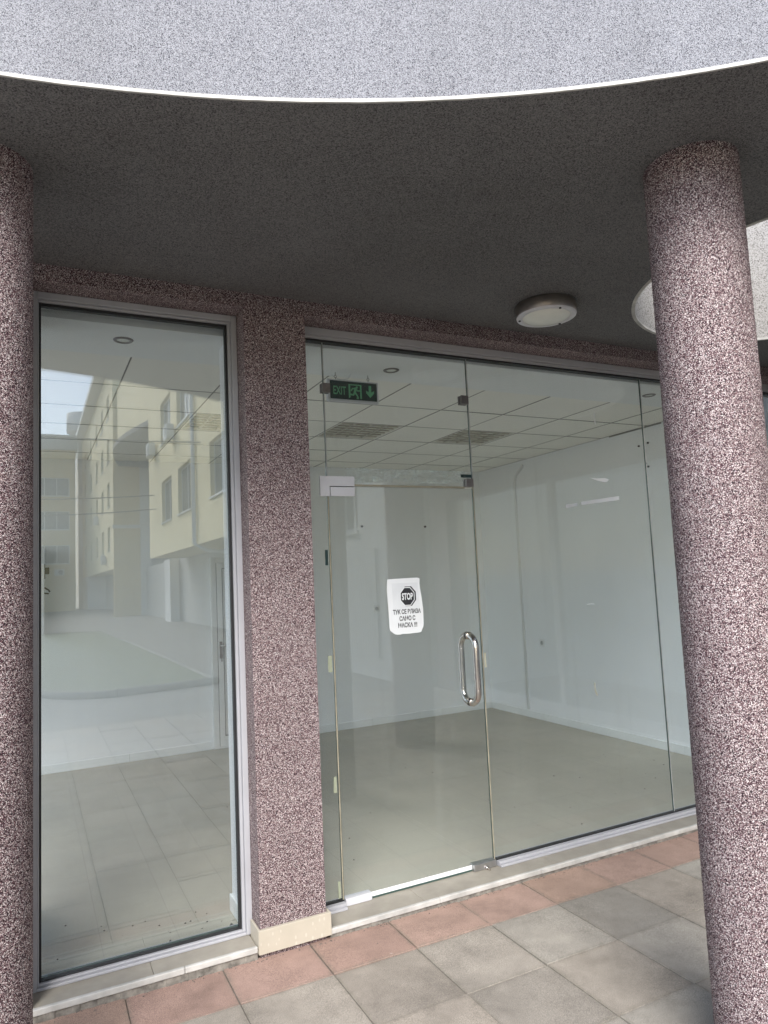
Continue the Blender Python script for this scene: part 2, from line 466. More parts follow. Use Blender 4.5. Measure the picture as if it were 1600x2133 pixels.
# ================================================================ SHOP BUILDING
FY = 3.26            # front of pillar and lintel
GY0, GY1 = 3.440, 3.450
shop = thing('shop_building', "shop building in grey grit plaster with a round overhanging canopy on columns", "building", (0, 3.4, 0))
def arc(r, a0, a1, n): return [(CX + r * math.cos(math.radians(a0 + (a1 - a0) * k / n)), CY + r * math.sin(math.radians(a0 + (a1 - a0) * k / n))) for k in range(n + 1)]
A0, A1 = 103, -6
edge = arc(CR, A0, A1, 120)
HC, HR = (3.664, 2.064), .957
hole = [(HC[0] + HR * math.cos(2 * PI * k / 96), HC[1] + HR * math.sin(2 * PI * k / 96)) for k in range(96)]
WX = 5.46            # inner face of the side wing
outer = edge + [(WX + .4, edge[-1][1]), (WX + .4, FY + .3), (edge[0][0], FY + .3)]
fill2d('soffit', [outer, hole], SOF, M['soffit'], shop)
TOP = 4.15
fill2d('canopy_roof', [outer, hole], TOP, M['fascia'], shop)
bm = BM()
def strip(bm, pts, z0, z1, closed=False):
    a = [bm.verts.new((x, y, z0)) for x, y in pts]; b = [bm.verts.new((x, y, z1)) for x, y in pts]
    n = len(pts)
    for i in range(n if closed else n - 1):
        f = bm.faces.new((a[i], a[(i + 1) % n], b[(i + 1) % n], b[i])); f.smooth = True
strip(bm, edge, SOF + .0085, TOP)
strip(bm, outer[len(edge) - 1:] + [edge[0]], SOF, TOP)
obj('fascia', bm, M['fascia'], shop)
bm = BM()                                           # white drip edge, a thin curved batten
ins, outs = arc(CR - .004, A0, A1, 240), arc(CR + .003, A0, A1, 240)
rr = random.Random(5)
prof = []
for (xi, yi), (xo, yo) in zip(ins, outs):
    d = rr.uniform(-.0006, .0006) - (.0025 if rr.random() < .03 else 0)
    prof.append([bm.verts.new((xi, yi, SOF + .0095)), bm.verts.new((xi, yi, SOF - .0015 + d)), bm.verts.new((xo, yo, SOF - .0015 + d)), bm.verts.new((xo, yo, SOF + .0095))])
for a_, b_ in zip(prof, prof[1:]):
    for k in range(4): bm.faces.new((a_[k], a_[(k + 1) % 4], b_[(k + 1) % 4], b_[k]))
bm.faces.new(prof[0]); bm.faces.new(list(reversed(prof[-1])))
bmesh.ops.recalc_face_normals(bm, faces=bm.faces)
obj('drip_edge', bm, M['white_edge'], shop)
bm = BM(); strip(bm, hole, SOF + .008, TOP, True); bmesh.ops.recalc_face_normals(bm, faces=bm.faces)
obj('skylight_well', bm, M['well'], shop)
bm = BM()
hi = [(HC[0] + (HR - .006) * math.cos(2 * PI * k / 96), HC[1] + (HR - .006) * math.sin(2 * PI * k / 96)) for k in range(96)]
prof = [[bm.verts.new((x, y, SOF + .009)), bm.verts.new((x, y, SOF - .003)), bm.verts.new((X, Y, SOF - .003)), bm.verts.new((X, Y, SOF + .009))] for (x, y), (X, Y) in zip(hi, [(HC[0] + (HR + .012) * math.cos(2 * PI * k / 96), HC[1] + (HR + .012) * math.sin(2 * PI * k / 96)) for k in range(96)])]
for q in range(96):
    a_, b_ = prof[q], prof[(q + 1) % 96]
    for k in range(4): bm.faces.new((a_[k], a_[(k + 1) % 4], b_[(k + 1) % 4], b_[k]))
bmesh.ops.recalc_face_normals(bm, faces=bm.faces)
obj('skylight_rim', bm, M['white_edge'], shop)
# lintel over the glazing and the upper storeys behind it
bm = BM(); bx(bm, -2.3, WX + .4, FY, 3.60, 3.010, SOF + .02, .003)
obj('lintel', bm, M['mosaic'], shop)
bm = BM(); bx(bm, -2.3, 14, 3.56, RY + .2, 3.12, 7.5)
obj('upper_storeys', bm, M['fascia'], shop)
# wall left of the window, mostly behind the round column
bm = BM(); bx(bm, -.36, -.001, FY, 3.70, -.03, 3.012)
obj('wall', bm, M['mosaic'], shop)
# far side wing under the canopy (its glass shows only in reflections)
bm = BM()
bx(bm, WX, WX + .3, 2.6, FY + .02, -.03, SOF + .01); bx(bm, WX, WX + .3, -2.4, -1.9, -.03, SOF + .01); bx(bm, WX + .01, WX + .29, -1.9, 2.6, 2.75, SOF + .01)
obj('side_wing_wall', bm, M['mosaic'], shop)
sw = obj('side_wing_window', bx(bx(BM(), WX + .05, WX + .12, -1.9, 2.6, .0, .12), WX + .05, WX + .12, .3, .38, .12, 2.75), M['alu'], shop)
obj('pane', pane_box(WX + .08, WX + .09, -1.9, 2.6, .12, 2.75, 'x'), [M['glass2'], M['edge_green']], sw)
bm = BM(); bx(bm, WX + 2.2, WX + 2.3, -2.4, 3.4, -.02, 3.1); bx(bm, WX + .3, WX + 2.2, -2.4, -2.3, -.02, 3.1)
bx(bm, RX1 + .121, WX + 2.2, 4.4, 4.5, -.02, 3.1); bx(bm, RX1 + .121, WX + 2.2, 3.52, 4.399, 2.95, 3.1)
obj('side_wing_room', bm, M['white_wall'], shop)

# round columns, one mesh copied
SHAFT = {}
def column(x, y, r, label):
    t = thing('round_column', label, 'column', (x, y, 0), 'round mosaic columns under the canopy')
    key = round(r, 3)
    if key not in SHAFT:
        n, m = 240, 640
        h = SOF + .04
        rs = random.Random(21)
        vs = []
        for j in range(m + 1):
            z = -.03 + h * j / m
            for i in range(n):
                rr_ = r + rs.uniform(-.0016, .0014)
                th = 2 * PI * (i + (j % 2) * .5) / n
                vs.append((rr_ * math.cos(th), rr_ * math.sin(th), z))
        fs = [(j * n + i, j * n + (i + 1) % n, (j + 1) * n + (i + 1) % n, (j + 1) * n + i) for j in range(m) for i in range(n)]
        me = bpy.data.meshes.new('shaft'); me.from_pydata(vs, [], fs); me.materials.append(M['mosaic'])
        me.polygons.foreach_set('use_smooth', [True] * len(me.polygons)); me.update()
        SHAFT[key] = me
    sh = bpy.data.objects.new('shaft', SHAFT[key]); COL.objects.link(sh); sh.parent = t
    return t
column(2.121, 1.638, .158, "thick round red speckled column in front of the right end of the glazing")
column(-.148, 2.545, .158, "round red speckled column standing left of the framed shop window")
column(3.45, .52, .2, "round red speckled column under the canopy mirrored in the glass door")

# square pillar with cream plinth
pil = thing('square_pillar', "square red speckled pillar between the framed window and the glass door", 'pillar', (1.09, 3.35, 0))
obj('shaft', box(.928, 1.247, FY + .002, 3.52, -.03, 3.012, .004), M['mosaic'], pil)
bm = BM()
bx(bm, .914, 1.262, 3.238, 3.249, .022, .124, .0015, 1)
bx(bm, .914, .925, 3.2495, 3.375, .022, .124, .0015, 1)
bx(bm, 1.251, 1.262, 3.2495, 3.36, .022, .124, .0015, 1)
bx(bm, .9255, 1.2505, 3.2495, 3.258, .022, .1225)
obj('plinth', bm, M['cream'], pil)
obj('inner_lining', box(.918, 1.262, 3.521, 3.712, .03, 2.937), M['white_wall'], pil)
bm = BM(); bx(bm, .905, .917, 3.521, 3.724, .036, .115, .003); bx(bm, .9175, 1.27, 3.713, 3.724, .036, .115, .003)
obj('skirting', bm, M['skirt'], pil)

# sills
def sill(name, x0, x1, top, label, cuts, rough):
    t = thing(name, label, 'sill', ((x0 + x1) / 2, 3.25, 0))
    bm = BM(); xs = [x0] + cuts + [x1]
    for p, q in zip(xs, xs[1:]): bx(bm, p + .0008, q - .0008, 3.268, 3.46, top - .03, top, .002, 1)
    obj('slab', bm, M['stone'], t)
    bm = BM()
    rg = random.Random(3)
    x = x0
    while x < x1 - 1e-4:
        w = min(rg.uniform(.5, .9), x1 - x)
        d = rg.uniform(-.0015, .0015)
        bx(bm, x, x + w - .0015, 3.248 + d, 3.2675, top - .022, top + .004, .004, 2)
        x += w
    obj('edge_trim', bm, M['white_edge'], t)
    bm = BM()
    n = int((x1 - x0) / .03)
    for k in range(n):                               # ragged mortar under the trim
        a_ = x0 + (x1 - x0) * k / n; b_ = x0 + (x1 - x0) * (k + 1) / n
        bx(bm, a_, b_ - .0005, 3.256 + rg.uniform(-.003, .002), 3.40, -.02, top - .0225)
    obj('mortar', bm, M['dark'], t)
    return t
sill('window_sill', -.001, .913, .052, "beige stone sill with white edge under the framed window", [.47], .1)
sill('door_sill', 1.263, WX, .040, "beige stone sill with white edge running below the glass door", [1.78, 2.62, 3.42, 4.2], .1)

# framed shop window on the left
win = thing('shop_window', "tall silver framed fixed shop window beside the square pillar", 'window', (.465, 3.42, .05))
def rect_frame(bm, x0, x1, z0, z1, l, r, b, t, y0, y1, bev=.003):
    bx(bm, x0, x0 + l, y0, y1, z0, z1, bev); bx(bm, x1 - r, x1, y0, y1, z0, z1, bev)
    bx(bm, x0 + l + .0003, x1 - r - .0003, y0 + .0006, y1, z0, z0 + b, bev); bx(bm, x0 + l + .0003, x1 - r - .0003, y0 + .0006, y1, z1 - t, z1, bev)
    return bm
fr = obj('frame', rect_frame(rect_frame(BM(), .0005, .9275, .0525, 3.0095, .028, .028, .012, .030, 3.385, 3.50), .0288, .8992, .0648, 2.9792, .007, .015, .010, .012, 3.398, 3.47), M['alu'], win)
obj('gasket', rect_frame(BM(), .0365, .884, .0750, 2.9668, .009, .011, .0045, .013, 3.412, 3.4395, .001), M['gasket'], fr)
obj('pane', pane_box(.040, .880, GY0, 3.464, .076, 2.962), [M['glass1'], M['edge_green']], win)

# frameless glazed front: profiles, panes, joints, clamps
front = thing('glazed_front', "frameless shop front of tall glass panes with thin silver profiles round the glass door", 'shop front', (3.2, 3.44, .03))
bm = BM()
bx(bm, 1.2475, WX, 3.400, 3.50, 2.972, 3.0095, .003); bx(bm, 1.2475, WX, 3.412, 3.49, 2.955, 2.9715, .002)
top_p = obj('top_profile', bm, M['alu'], front)
obj('gasket', box(1.2475, WX, 3.425, 3.47, 2.9445, 2.9545), M['gasket'], top_p)
bm = BM()
for x0, x1 in ((1.2475, 1.411), (2.338, WX)):
    bx(bm, x0, x1, 3.388, 3.50, .0405, .052, .002); bx(bm, x0, x1, 3.405, 3.485, .0523, .0665, .002)
bot_p = obj('bottom_profile', bm, M['alu'], front)
bm = BM()
for x0, x1 in ((1.2475, 1.409), (2.338, WX)): bx(bm, x0, x1, 3.432, 3.46, .0667, .072)
obj('gasket', bm, M['gasket'], bot_p)
G2 = [M['glass2'], M['edge_green']]
p0 = obj('pane', pane_box(1.2485, 1.4055, GY0, GY1, .0685, 2.950), G2, front)
tr_ = obj('pane', pane_box(1.4115, 2.3255, GY0, GY1, 2.176, 2.950), G2, front)
obj('pane', pane_box(2.3325, 3.746, GY0, GY1, .0685, 2.950), G2, front)
obj('pane', pane_box(3.753, WX - .05, GY0, GY1, .0685, 2.950), G2, front)
obj('joint', box(3.7465, 3.7525, GY0 - .0005, GY1, .07, 2.95), M['seal_grey'], front)
obj('joint', box(1.406, 1.411, GY0 - .0005, GY1, 2.18, 2.95), M['seal_grey'], front)
bm = BM()
bx(bm, 2.326, 2.332, GY0 - .0005, GY1, 2.18, 2.95)
obj('joint', bm, M['seal_grey'], front)
obj('edge_seal', box(1.406, 1.4125, GY0 - .0012, GY1, .07, 2.175), M['seal'], front)
obj('edge_seal', box(2.3255, 2.332, GY0 - .0012, GY1, .07, 2.176), M['seal'], front)
obj('edge_seal', box(1.565, 2.27, GY0 - .0008, GY1, 2.1655, 2.1755), M['seal'], front)
def clamp(xc, zc, w=.05, h=.05):
    bm = BM(); bx(bm, xc - w / 2, xc + w / 2, GY0 - .016, GY0 - .0015, zc - h / 2, zc + h / 2, .0015)
    bx(bm, xc - w / 2, xc + w / 2, GY1 + .0015, GY1 + .016, zc - h / 2, zc + h / 2, .0015)
    return obj('glass_clamp', bm, M['darkmetal'], front)
clamp(1.418, 2.694, .046, .05); clamp(2.298, 2.692, .05, .052); clamp(2.300, 2.198, .05, .048)
# corner patch hinge plate fixed to the panes
bm = BM()
prism_y(bm, [(1.362, 2.109), (1.4155, 2.109), (1.4155, 2.163), (1.560, 2.163), (1.560, 2.215), (1.362, 2.215)], GY0 - .014, GY0 - .001)
pp = obj('patch_plate', bm, M['plate'], front)
bm = BM(); bx(bm, 1.4156, 1.5595, GY0 - .0065, GY0 - .0015, 2.1586, 2.1629); bx(bm, 1.4156, 1.4203, GY0 - .0066, GY0 - .0016, 2.1095, 2.1585)
obj('gap', bm, M['gasket'], pp)

# the glass door
door = thing('glass_door', "frameless clear glass door with a steel loop handle in the shop front", 'door', (1.8705, 3.445, .042))
obj('pane', pane_box(1.4145, 2.3245, GY0, GY1, .046, 2.163), G2, door)
obj('patch_plate', box(1.4205, 1.560, GY0 - .014, GY0 - .001, 2.1095, 2.1585, .001), M['plate'], door)
obj('patch_plate', box(1.4165, 1.560, GY0 - .018, GY1 + .016, .0415, .0775, .002), M['plate'], door)
lk = obj('floor_lock', box(2.180, 2.328, GY0 - .020, GY1 + .016, .0415, .0765, .002), M['steel'], door)
bm = BM(); tube(bm, [(2.262, GY0 - .0195, .046), (2.262, GY0 - .034, .046)], .011, 16); bx(bm, 2.2575, 2.2665, GY0 - .052, GY0 - .034, .0425, .0535, .001)
obj('lock_cylinder', bm, M['chrome'], lk)
obj('floor_line_strip', box(1.563, 2.177, GY0 - .003, GY0 - .0008, .0515, .0735), M['white_pvc'], door)  # white strip standing in for the pale floor line seen below the door
obj('dark_edge', box(1.563, 2.177, GY0 - .002, GY1, .0415, .0512), M['edge_green'], door)  # dark strip standing in for the gap under the door
def loop_handle(side):
    bm = BM()
    hx, z0, z1, r = 2.237, .944, 1.318, .066
    y0 = GY0 - .004 if side < 0 else GY1 + .004
    pts = [(hx, y0, z0)]
    for k in range(9):
        t = k / 8 * PI / 2
        pts.append((hx, y0 + side * (r * math.sin(t) + .001), z0 + r * (1 - math.cos(t))))
    for k in range(9):
        t = k / 8 * PI / 2
        pts.append((hx, y0 + side * (r * math.cos(t) + .001), z1 - r + r * math.sin(t)))
    pts.append((hx, y0, z1))
    tube(bm, pts, .019, 20)
    for z in (z0, z1):
        tube(bm, [(hx, y0 - side * .003, z), (hx, y0 + side * .010, z)], .022, 20)
    for z in (z0 + r + .01, z1 - r - .01):
        tube(bm, [(hx, y0 + side * (r + .001), z - .0012), (hx, y0 + side * (r + .001), z + .0012)], .0194, 20)
    return bm
obj('handle', loop_handle(-1), M['chrome'], door)
obj('handle', loop_handle(1), M['chrome'], door)

# tape and sticker remnants on the glass, and a white reflection drawn as strips
def patch(name, label, pts, mat, cat='tape', y=GY0, group=None, t=.0006):
    bm = BM(); prism_y(bm, pts, y - .0004 - t, y - .0004)
    cx = sum(p[0] for p in pts) / len(pts); cz = min(p[1] for p in pts)
    return tag(obj(name, bm, mat, None, origin=(cx, y, cz)), label, cat, group)
def rag(x0, x1, z0, z1, j, n=5, seed=1):
    r_ = random.Random(seed); pts = []
    for k in range(n): pts.append((x0 + (x1 - x0) * k / n + r_.uniform(-j, j), z0 + r_.uniform(-j, j)))
    for k in range(n): pts.append((x1 + r_.uniform(-j, j), z0 + (z1 - z0) * k / n + r_.uniform(-j, j)))
    for k in range(n): pts.append((x1 - (x1 - x0) * k / n + r_.uniform(-j, j), z1 + r_.uniform(-j, j)))
    for k in range(n): pts.append((x0 + r_.uniform(-j, j), z1 - (z1 - z0) * k / n + r_.uniform(-j, j)))
    return pts
patch('tape_or_glint', "dark green tape strip on the narrow pane above the door's left edge", rag(1.380, 1.396, 1.746, 1.826, .0006, 3), M['tape_dark'])
patch('tape_or_glint', "yellowed tape piece on the narrow pane at handle height", rag(1.374, 1.396, 1.196, 1.28, .0015, 4, 2), M['tape_green'])
patch('tape_or_glint', "pale notched tape piece on the narrow pane at knee height", [(1.378, .596), (1.386, .592), (1.397, .594), (1.3965, .675), (1.381, .672)], M['tape_green'])
patch('tape_or_glint', "pale tape strip at the very bottom of the narrow pane", rag(1.383, 1.3965, .082, .163, .001, 3, 4), M['tape_green'])
patch('tape_or_glint', "beige tape tab on the door edge just right of the loop handle", rag(2.3375, 2.350, 1.128, 1.212, .0012, 4, 5), M['residue'])
patch('tape_or_glint', "small dark green tape bar above the lowest glass clamp", rag(2.247, 2.324, 2.2285, 2.2475, .0005, 3, 6), M['tape_dark'])
patch('torn_film', "smeared strip of torn clear film above the glass door", rag(1.52, 2.275, 2.19, 2.265, .008, 9, 7), M['film'], 'film')
patch('paper_scrap', "white torn paper scrap stuck on the right hand pane", [(3.235, 2.249), (3.30, 2.232), (3.365, 2.222), (3.385, 2.228), (3.40, 2.243), (3.36, 2.250), (3.30, 2.247)], M['paper'], 'paper')
patch('paper_scrap', "thin white paper sliver high on the right hand pane", [(3.310, 2.682), (3.318, 2.682), (3.317, 2.64), (3.322, 2.606), (3.312, 2.604), (3.309, 2.64)], M['paper'], 'paper')
patch('tape_or_glint', "long white strip standing in for a bright reflection high on the right hand pane", [(3.146, 2.072), (3.478, 2.108), (3.478, 2.134), (3.146, 2.093)], M['greyprint'])  # bright bar mirrored in the glass, drawn as two flat white strips
patch('tape_or_glint', "short white strip of the same painted reflection left of the long white one", [(3.020, 2.052), (3.110, 2.066), (3.118, 2.087), (3.022, 2.074)], M['greyprint'])
patch('glue_residue', "cream curved glue streak low on the right hand pane", [(3.148, .957), (3.158, .955), (3.156, .925), (3.160, .905), (3.172, .880), (3.163, .875), (3.152, .895), (3.149, .92)], M['residue'], 'glue')
patch('paper_scrap', "tiny white paper thread at eye height on the right pane", [(3.133, 1.440), (3.165, 1.443), (3.197, 1.440), (3.197, 1.4435), (3.165, 1.447), (3.133, 1.443)], M['paper'], 'paper')

# the paper notice on the door
notice = thing('paper_notice', "white paper notice with black STOP octagon and Cyrillic words taped on the glass door", 'notice', (1.84, GY0, 1.36))
ny = GY0 - .0012
bm = BM()
prism_y(bm, [(1.735, 1.657), (1.83, 1.660), (1.926, 1.660), (1.938, 1.655), (1.934, 1.625), (1.945, 1.55), (1.951, 1.48), (1.949, 1.396), (1.930, 1.361), (1.85, 1.357), (1.815, 1.361), (1.80, 1.355), (1.768, 1.360), (1.738, 1.384), (1.735, 1.50), (1.731, 1.60)], ny - .0007, ny)
obj('sheet', bm, M['paper'], notice)
ny2 = ny - .0009
obj('grey_panel', prism_y(BM(), [(1.762, 1.634), (1.925, 1.634), (1.930, 1.494), (1.764, 1.494)], ny2 - .0002, ny2), M['greyprint'], notice)
def octa(cx, cz, rx, rz, rot=PI / 8): return [(cx + rx * math.cos(rot + k * PI / 4), cz + rz * math.sin(rot + k * PI / 4)) for k in range(8)]
bm = BM()
prism_y(bm, octa(1.861, 1.561, .0515, .0580), ny2 - .0006, ny2 - .0003, 0)
prism_y(bm, octa(1.8545, 1.560, .0485, .0550), ny2 - .0010, ny2 - .0007, 1)
prism_y(bm, octa(1.8545, 1.560, .0440, .0500), ny2 - .0014, ny2 - .0011, 0)
oc = obj('octagon', bm, [M['ink'], M['paper']], notice)
obj('lettering', text_bm(BM(), "STOP", 1.8205, 1.8885, 1.541, 1.579, ny2 - .0015, .03), M['paper'], oc)
bm = BM()
for s_, x0, x1, z0, z1 in (("ТУК СЕ ВЛИЗА", 1.762, 1.934, 1.4655, 1.4920), ("САМО С", 1.800, 1.898, 1.4285, 1.4555), ("МАСКА !!!", 1.790, 1.908, 1.3925, 1.4195)):
    text_bm(bm, s_, x0, x1, z0, z1, ny2 - .0001, .03)
obj('lettering', bm, M['ink'], notice)

# ================================================================ THE ROOM BEHIND THE GLASS
def struct(name, bm, m, parent=None):
    o = obj(name, bm, m, parent)
    if parent is None: o['kind'] = 'structure'
    return o
struct('floor', box(RX0 - .05, RX1 + .15, 3.461, RY + .15, -.10, FL), M['floor'])
wb = struct('wall_back', box(-.06, RX1 + .2, RY, RY + .2, -.05, 3.1), M['white_wall'])
wr = struct('wall_right', box(RX1, RX1 + .12, 3.52, RY - .001, -.05, 3.1), M['white_wall'])
def skirt(p0, p1, along):
    bm = BM(); rg = random.Random(9)
    a_ = p0
    while a_ < p1 - 1e-4:
        b_ = min(a_ + .90, p1)
        d = rg.uniform(0, .0015)
        if along == 'x': bx(bm, a_ + .001, b_ - .001, RY - .013 - d, RY - .0005, FL + .001, FL + .078, .003)
        else: bx(bm, RX1 - .013 - d, RX1 - .0005, a_ + .001, b_ - .001, FL + .001, FL + .078, .003)
        a_ = b_
    return bm
bm = skirt(-.05, 1.64, 'x')
obj('skirting', bm, M['skirt'], wb); obj('skirting', skirt(2.52, RX1 - .015, 'x'), M['skirt'], wb)
obj('skirting', skirt(3.56, RY - .015, 'y'), M['skirt'], wr)
# ceiling: plaster band along the front, boards in a grid behind it
bm = BM()
bx(bm, RX0, RX1 + .0, 3.5008, 3.985, CEIL, 3.09)
ceil_ = struct('ceiling', bm, M['ceil_band'])
bm = BM()
gx = [.50 + .5855 * k for k in range(-4, 9)]; gy = [3.985, 4.575, 5.165, 5.755, 6.345, 6.935, RY]
lamps = [(1, 2), (3, 2), (5, 2)]
lamp_cells = {(4 + c, 2) for c in (1, 3, 5)}
gx[-1] = RX1; gx[0] = RX0
for i in range(len(gx) - 1):
    for j in range(6):
        if (i, j) in lamp_cells: continue
        bx(bm, gx[i] + .0045, gx[i + 1] - .0045, gy[j] + .0045, gy[j + 1] - .0045, CEIL + .002 + random.Random(i * 7 + j).uniform(-.001, .001), CEIL + .02)
obj('boards', bm, M['ceil_board'], ceil_)
bm = BM()
bx(bm, RX0, RX1, 3.986, RY, CEIL + .0205 + .09, CEIL + .15)
for i in range(len(gx)): bx(bm, gx[i] - .0042, gx[i] + .0042, 3.986, RY - .001, CEIL - .0005, CEIL + .018)
for j in range(1, 6): bx(bm, gx[0], RX1, gy[j] - .0042, gy[j] + .0042, CEIL - .0008, CEIL + .0178)
bx(bm, RX1 - .010, RX1 - .001, 4.42, 5.05, CEIL - .012, CEIL + .001)  # dark strip drawn in for the shadow gap between ceiling and wall
obj('grid', bm, M['ceil_gap'], ceil_)
# troffer lamps in the grid
for n_, (c, lab) in enumerate(((1, "square louvred ceiling lamp seen through the framed window"), (3, "square louvred ceiling lamp nearest the hanging exit sign"), (5, "square louvred ceiling lamp behind the joint above the door handle side"))):
    x0, x1, y0, y1 = gx[4 + c], gx[5 + c], gy[2], gy[3]
    t = thing('ceiling_lamp', lab, 'ceiling lamp', ((x0 + x1) / 2, (y0 + y1) / 2, CEIL), 'louvred lamps in the grid ceiling')
    bm = BM()
    bx(bm, x0 + .004, x1 - .004, y0 + .004, y1 - .004, CEIL + .036, CEIL + .042)
    for e in ((x0 + .004, x0 + .02, y0 + .004, y1 - .004), (x1 - .02, x1 - .004, y0 + .004, y1 - .004), (x0 + .0205, x1 - .0205, y0 + .004, y0 + .02), (x0 + .0205, x1 - .0205, y1 - .02, y1 - .004)):
        bx(bm, e[0], e[1], e[2], e[3], CEIL + .001, CEIL + .0355)
    obj('housing', bm, M['louvre'], t)
    bm = BM()
    for k in range(1, 4):                                     # deep parabolic blades one way
        xx = x0 + (x1 - x0) * k / 4
        prism = [(xx - .007, CEIL + .004), (xx + .007, CEIL + .004), (xx + .003, CEIL + .020), (xx - .003, CEIL + .020)]
        prism_y(bm, prism, y0 + .021, y1 - .021)
    for k in range(1, 7):
        yy = y0 + (y1 - y0) * k / 7
        for q in range(4):
            xa = x0 + (x1 - x0) * q / 4 + .0075; xb = x0 + (x1 - x0) * (q + 1) / 4 - .0075
            bx(bm, xa, xb, yy - .005, yy + .005, CEIL + .006, CEIL + .018)
    obj('louvre', bm, M['blade'], t)
    for k in range(4):
        xx = x0 + (x1 - x0) * (k + .5) / 4
        obj('tube', tube(BM(), [(xx, y0 + .03, CEIL + .028), (xx, y1 - .03, CEIL + .028)], .006, 10), M['frost'], t)
# recessed downlights in the plaster band
for x, y, lab in ((.428, 3.714, "small round recessed downlight above the framed window"), (1.991, 3.757, "small round recessed downlight right of the exit sign"), (4.146, 3.725, "small round recessed downlight near the thick round column")):
    t = thing('downlight', lab, 'downlight', (x, y, CEIL), 'recessed downlights in the plaster band')
    bm = BM(); lathe(bm, (x, y), [(.030, CEIL - .001), (.034, CEIL - .006), (.044, CEIL - .006), (.050, CEIL - .001), (.050, CEIL + .0005)], 40)
    obj('ring', bm, M['darkmetal'], t)
    bm = BM(); lathe(bm, (x, y), [(.0305, CEIL - .0015), (.024, CEIL - .004), (.0, CEIL - .0045)], 32)
    obj('lamp', bm, M['frost'], t)

# hanging EXIT sign
ex = thing('exit_sign', "dark green hanging EXIT sign with running figure and down arrow", 'exit sign', (1.79, 3.91, CEIL))
ey = 3.905
fr = obj('frame', rect_frame(BM(), 1.619, 1.965, 2.756, 2.893, .018, .009, .015, .007, ey - .012, ey + .014, .003), M['plate'], ex)
obj('panel', box(1.6375, 1.9557, ey - .006, ey + .004, 2.7715, 2.8857), M['sign_green'], ex)
obj('corner_stud', cyl(BM(), (1.628, ey - .013), .008, 2.748, 2.775, 16), M['steel'], ex)
gyy = ey - .0065
bm = BM()
text_bm(bm, "EXIT", 1.660, 1.744, 2.800, 2.852, gyy, .012)
obj('lettering', bm, M['sign_glyph'], ex)
bm = BM()
X0, Z0, SX, SZ = 1.762, 2.782, .0885, .088
def P(u, v): return (X0 + u * SX, Z0 + v * SZ)
def poly(*pts): prism_y(bm, [P(u, v) for u, v in pts], gyy - .0004, gyy)
poly((0, 0), (.13, .06), (.13, .92), (.0, 1.0)); poly((0.0, 1.0), (.13, .93), (.88, .93), (1.0, 1.0)); poly((.88, .929), (.88, .0), (1.0, .0), (1.0, .999))
prism_y(bm, [P(.63 + .085 * math.cos(2 * PI * k / 16), .80 + .085 * math.sin(2 * PI * k / 16)) for k in range(16)], gyy - .0004, gyy)
def limb(bm, pts, w):
    for (a_, b_) in zip(pts, pts[1:]):
        ax, az = P(*a_); bx_, bz = P(*b_)
        dx, dz = bx_ - ax, bz - az; L = math.hypot(dx, dz); nx, nz = -dz / L * w, dx / L * w
        ex_, ez_ = dx / L * w * .7, dz / L * w * .7
        prism_y(bm, [(ax + nx - ex_, az + nz - ez_), (bx_ + nx + ex_, bz + nz + ez_), (bx_ - nx + ex_, bz - nz + ez_), (ax - nx - ex_, az - nz - ez_)], gyy - .0004 - random.uniform(.00005, .0004), gyy)
limb(bm, [(.53, .70), (.47, .42)], .0085)
limb(bm, [(.50, .70), (.30, .70), (.20, .55)], .0042)
limb(bm, [(.55, .70), (.70, .55), (.84, .57)], .0040)
limb(bm, [(.46, .42), (.36, .25), (.14, .27)], .0052)
limb(bm, [(.49, .42), (.64, .22), (.72, .03), (.63, .02)], .0050)
obj('pictogram', bm, M['sign_glyph'], ex)
bm = BM()
prism_y(bm, [(1.900, 2.870), (1.917, 2.870), (1.917, 2.828), (1.936, 2.838), (1.936, 2.822), (1.9085, 2.793), (1.881, 2.822), (1.881, 2.838), (1.900, 2.828)], gyy - .0004, gyy)
obj('arrow', bm, M['sign_glyph'], ex)
for hx in (1.679, 1.901):
    bm = BM()
    tube(bm, [(hx, ey, CEIL), (hx, ey, CEIL - .018)], .0018, 8)
    tube(bm, [(hx + .008 * math.sin(2 * PI * k / 16), ey, CEIL - .026 + .008 * math.cos(2 * PI * k / 16)) for k in range(17)], .0014, 6, False)
    tube(bm, [(hx, ey, CEIL - .034), (hx, ey, 2.892)], .0018, 8)
    obj('hook', bm, M['black'], ex)
bm = BM(); tube(bm, [(1.655 + .15 * k / 12, ey + .004, 2.897 + .03 * (2 * k / 12 - .9) ** 2 + (.0 if k < 9 else .012 * (k - 9))) for k in range(13)], .0018, 6)
obj('cord', bm, M['plate'], ex)

# wall sockets
def socket(name, label, pos, face):
    t = thing(name, label, 'socket', pos, 'flush wall sockets')
    x, y, z = pos
    if face == 'back':
        obj('plate', box(x - .041, x + .041, y - .010, y - .0005, z - .041, z + .041, .004), M['white_pvc'], t)
        bm = BM(); tube(bm, [(x, y - .0095, z), (x, y - .0125, z)], .022, 24); o = obj('insert', bm, M['seal_grey'], t)
    else:
        obj('plate', box(x - .010, x - .0005, y - .041, y + .041, z - .041, z + .041, .004), M['white_pvc'], t)
        bm = BM(); tube(bm, [(x - .0095, y, z), (x - .0125, y, z)], .022, 24); o = obj('insert', bm, M['seal_grey'], t)
socket('wall_socket', "white wall socket on the back wall left of the paper notice", (3.538, RY, 1.323), 'back')
socket('wall_socket', "white wall socket on the right wall right of the door handle", (RX1, 6.275, .879), 'right')
bm = BM(); tube(bm, [(RX1 - .006, 6.585, .12), (RX1 - .006, 6.585, 2.70), (RX1 - .006, 6.55, 2.78), (RX1 - .006, 6.41, 2.875)], .017, 8)
obj('cable_duct', bm, M['white_pvc'], wr)
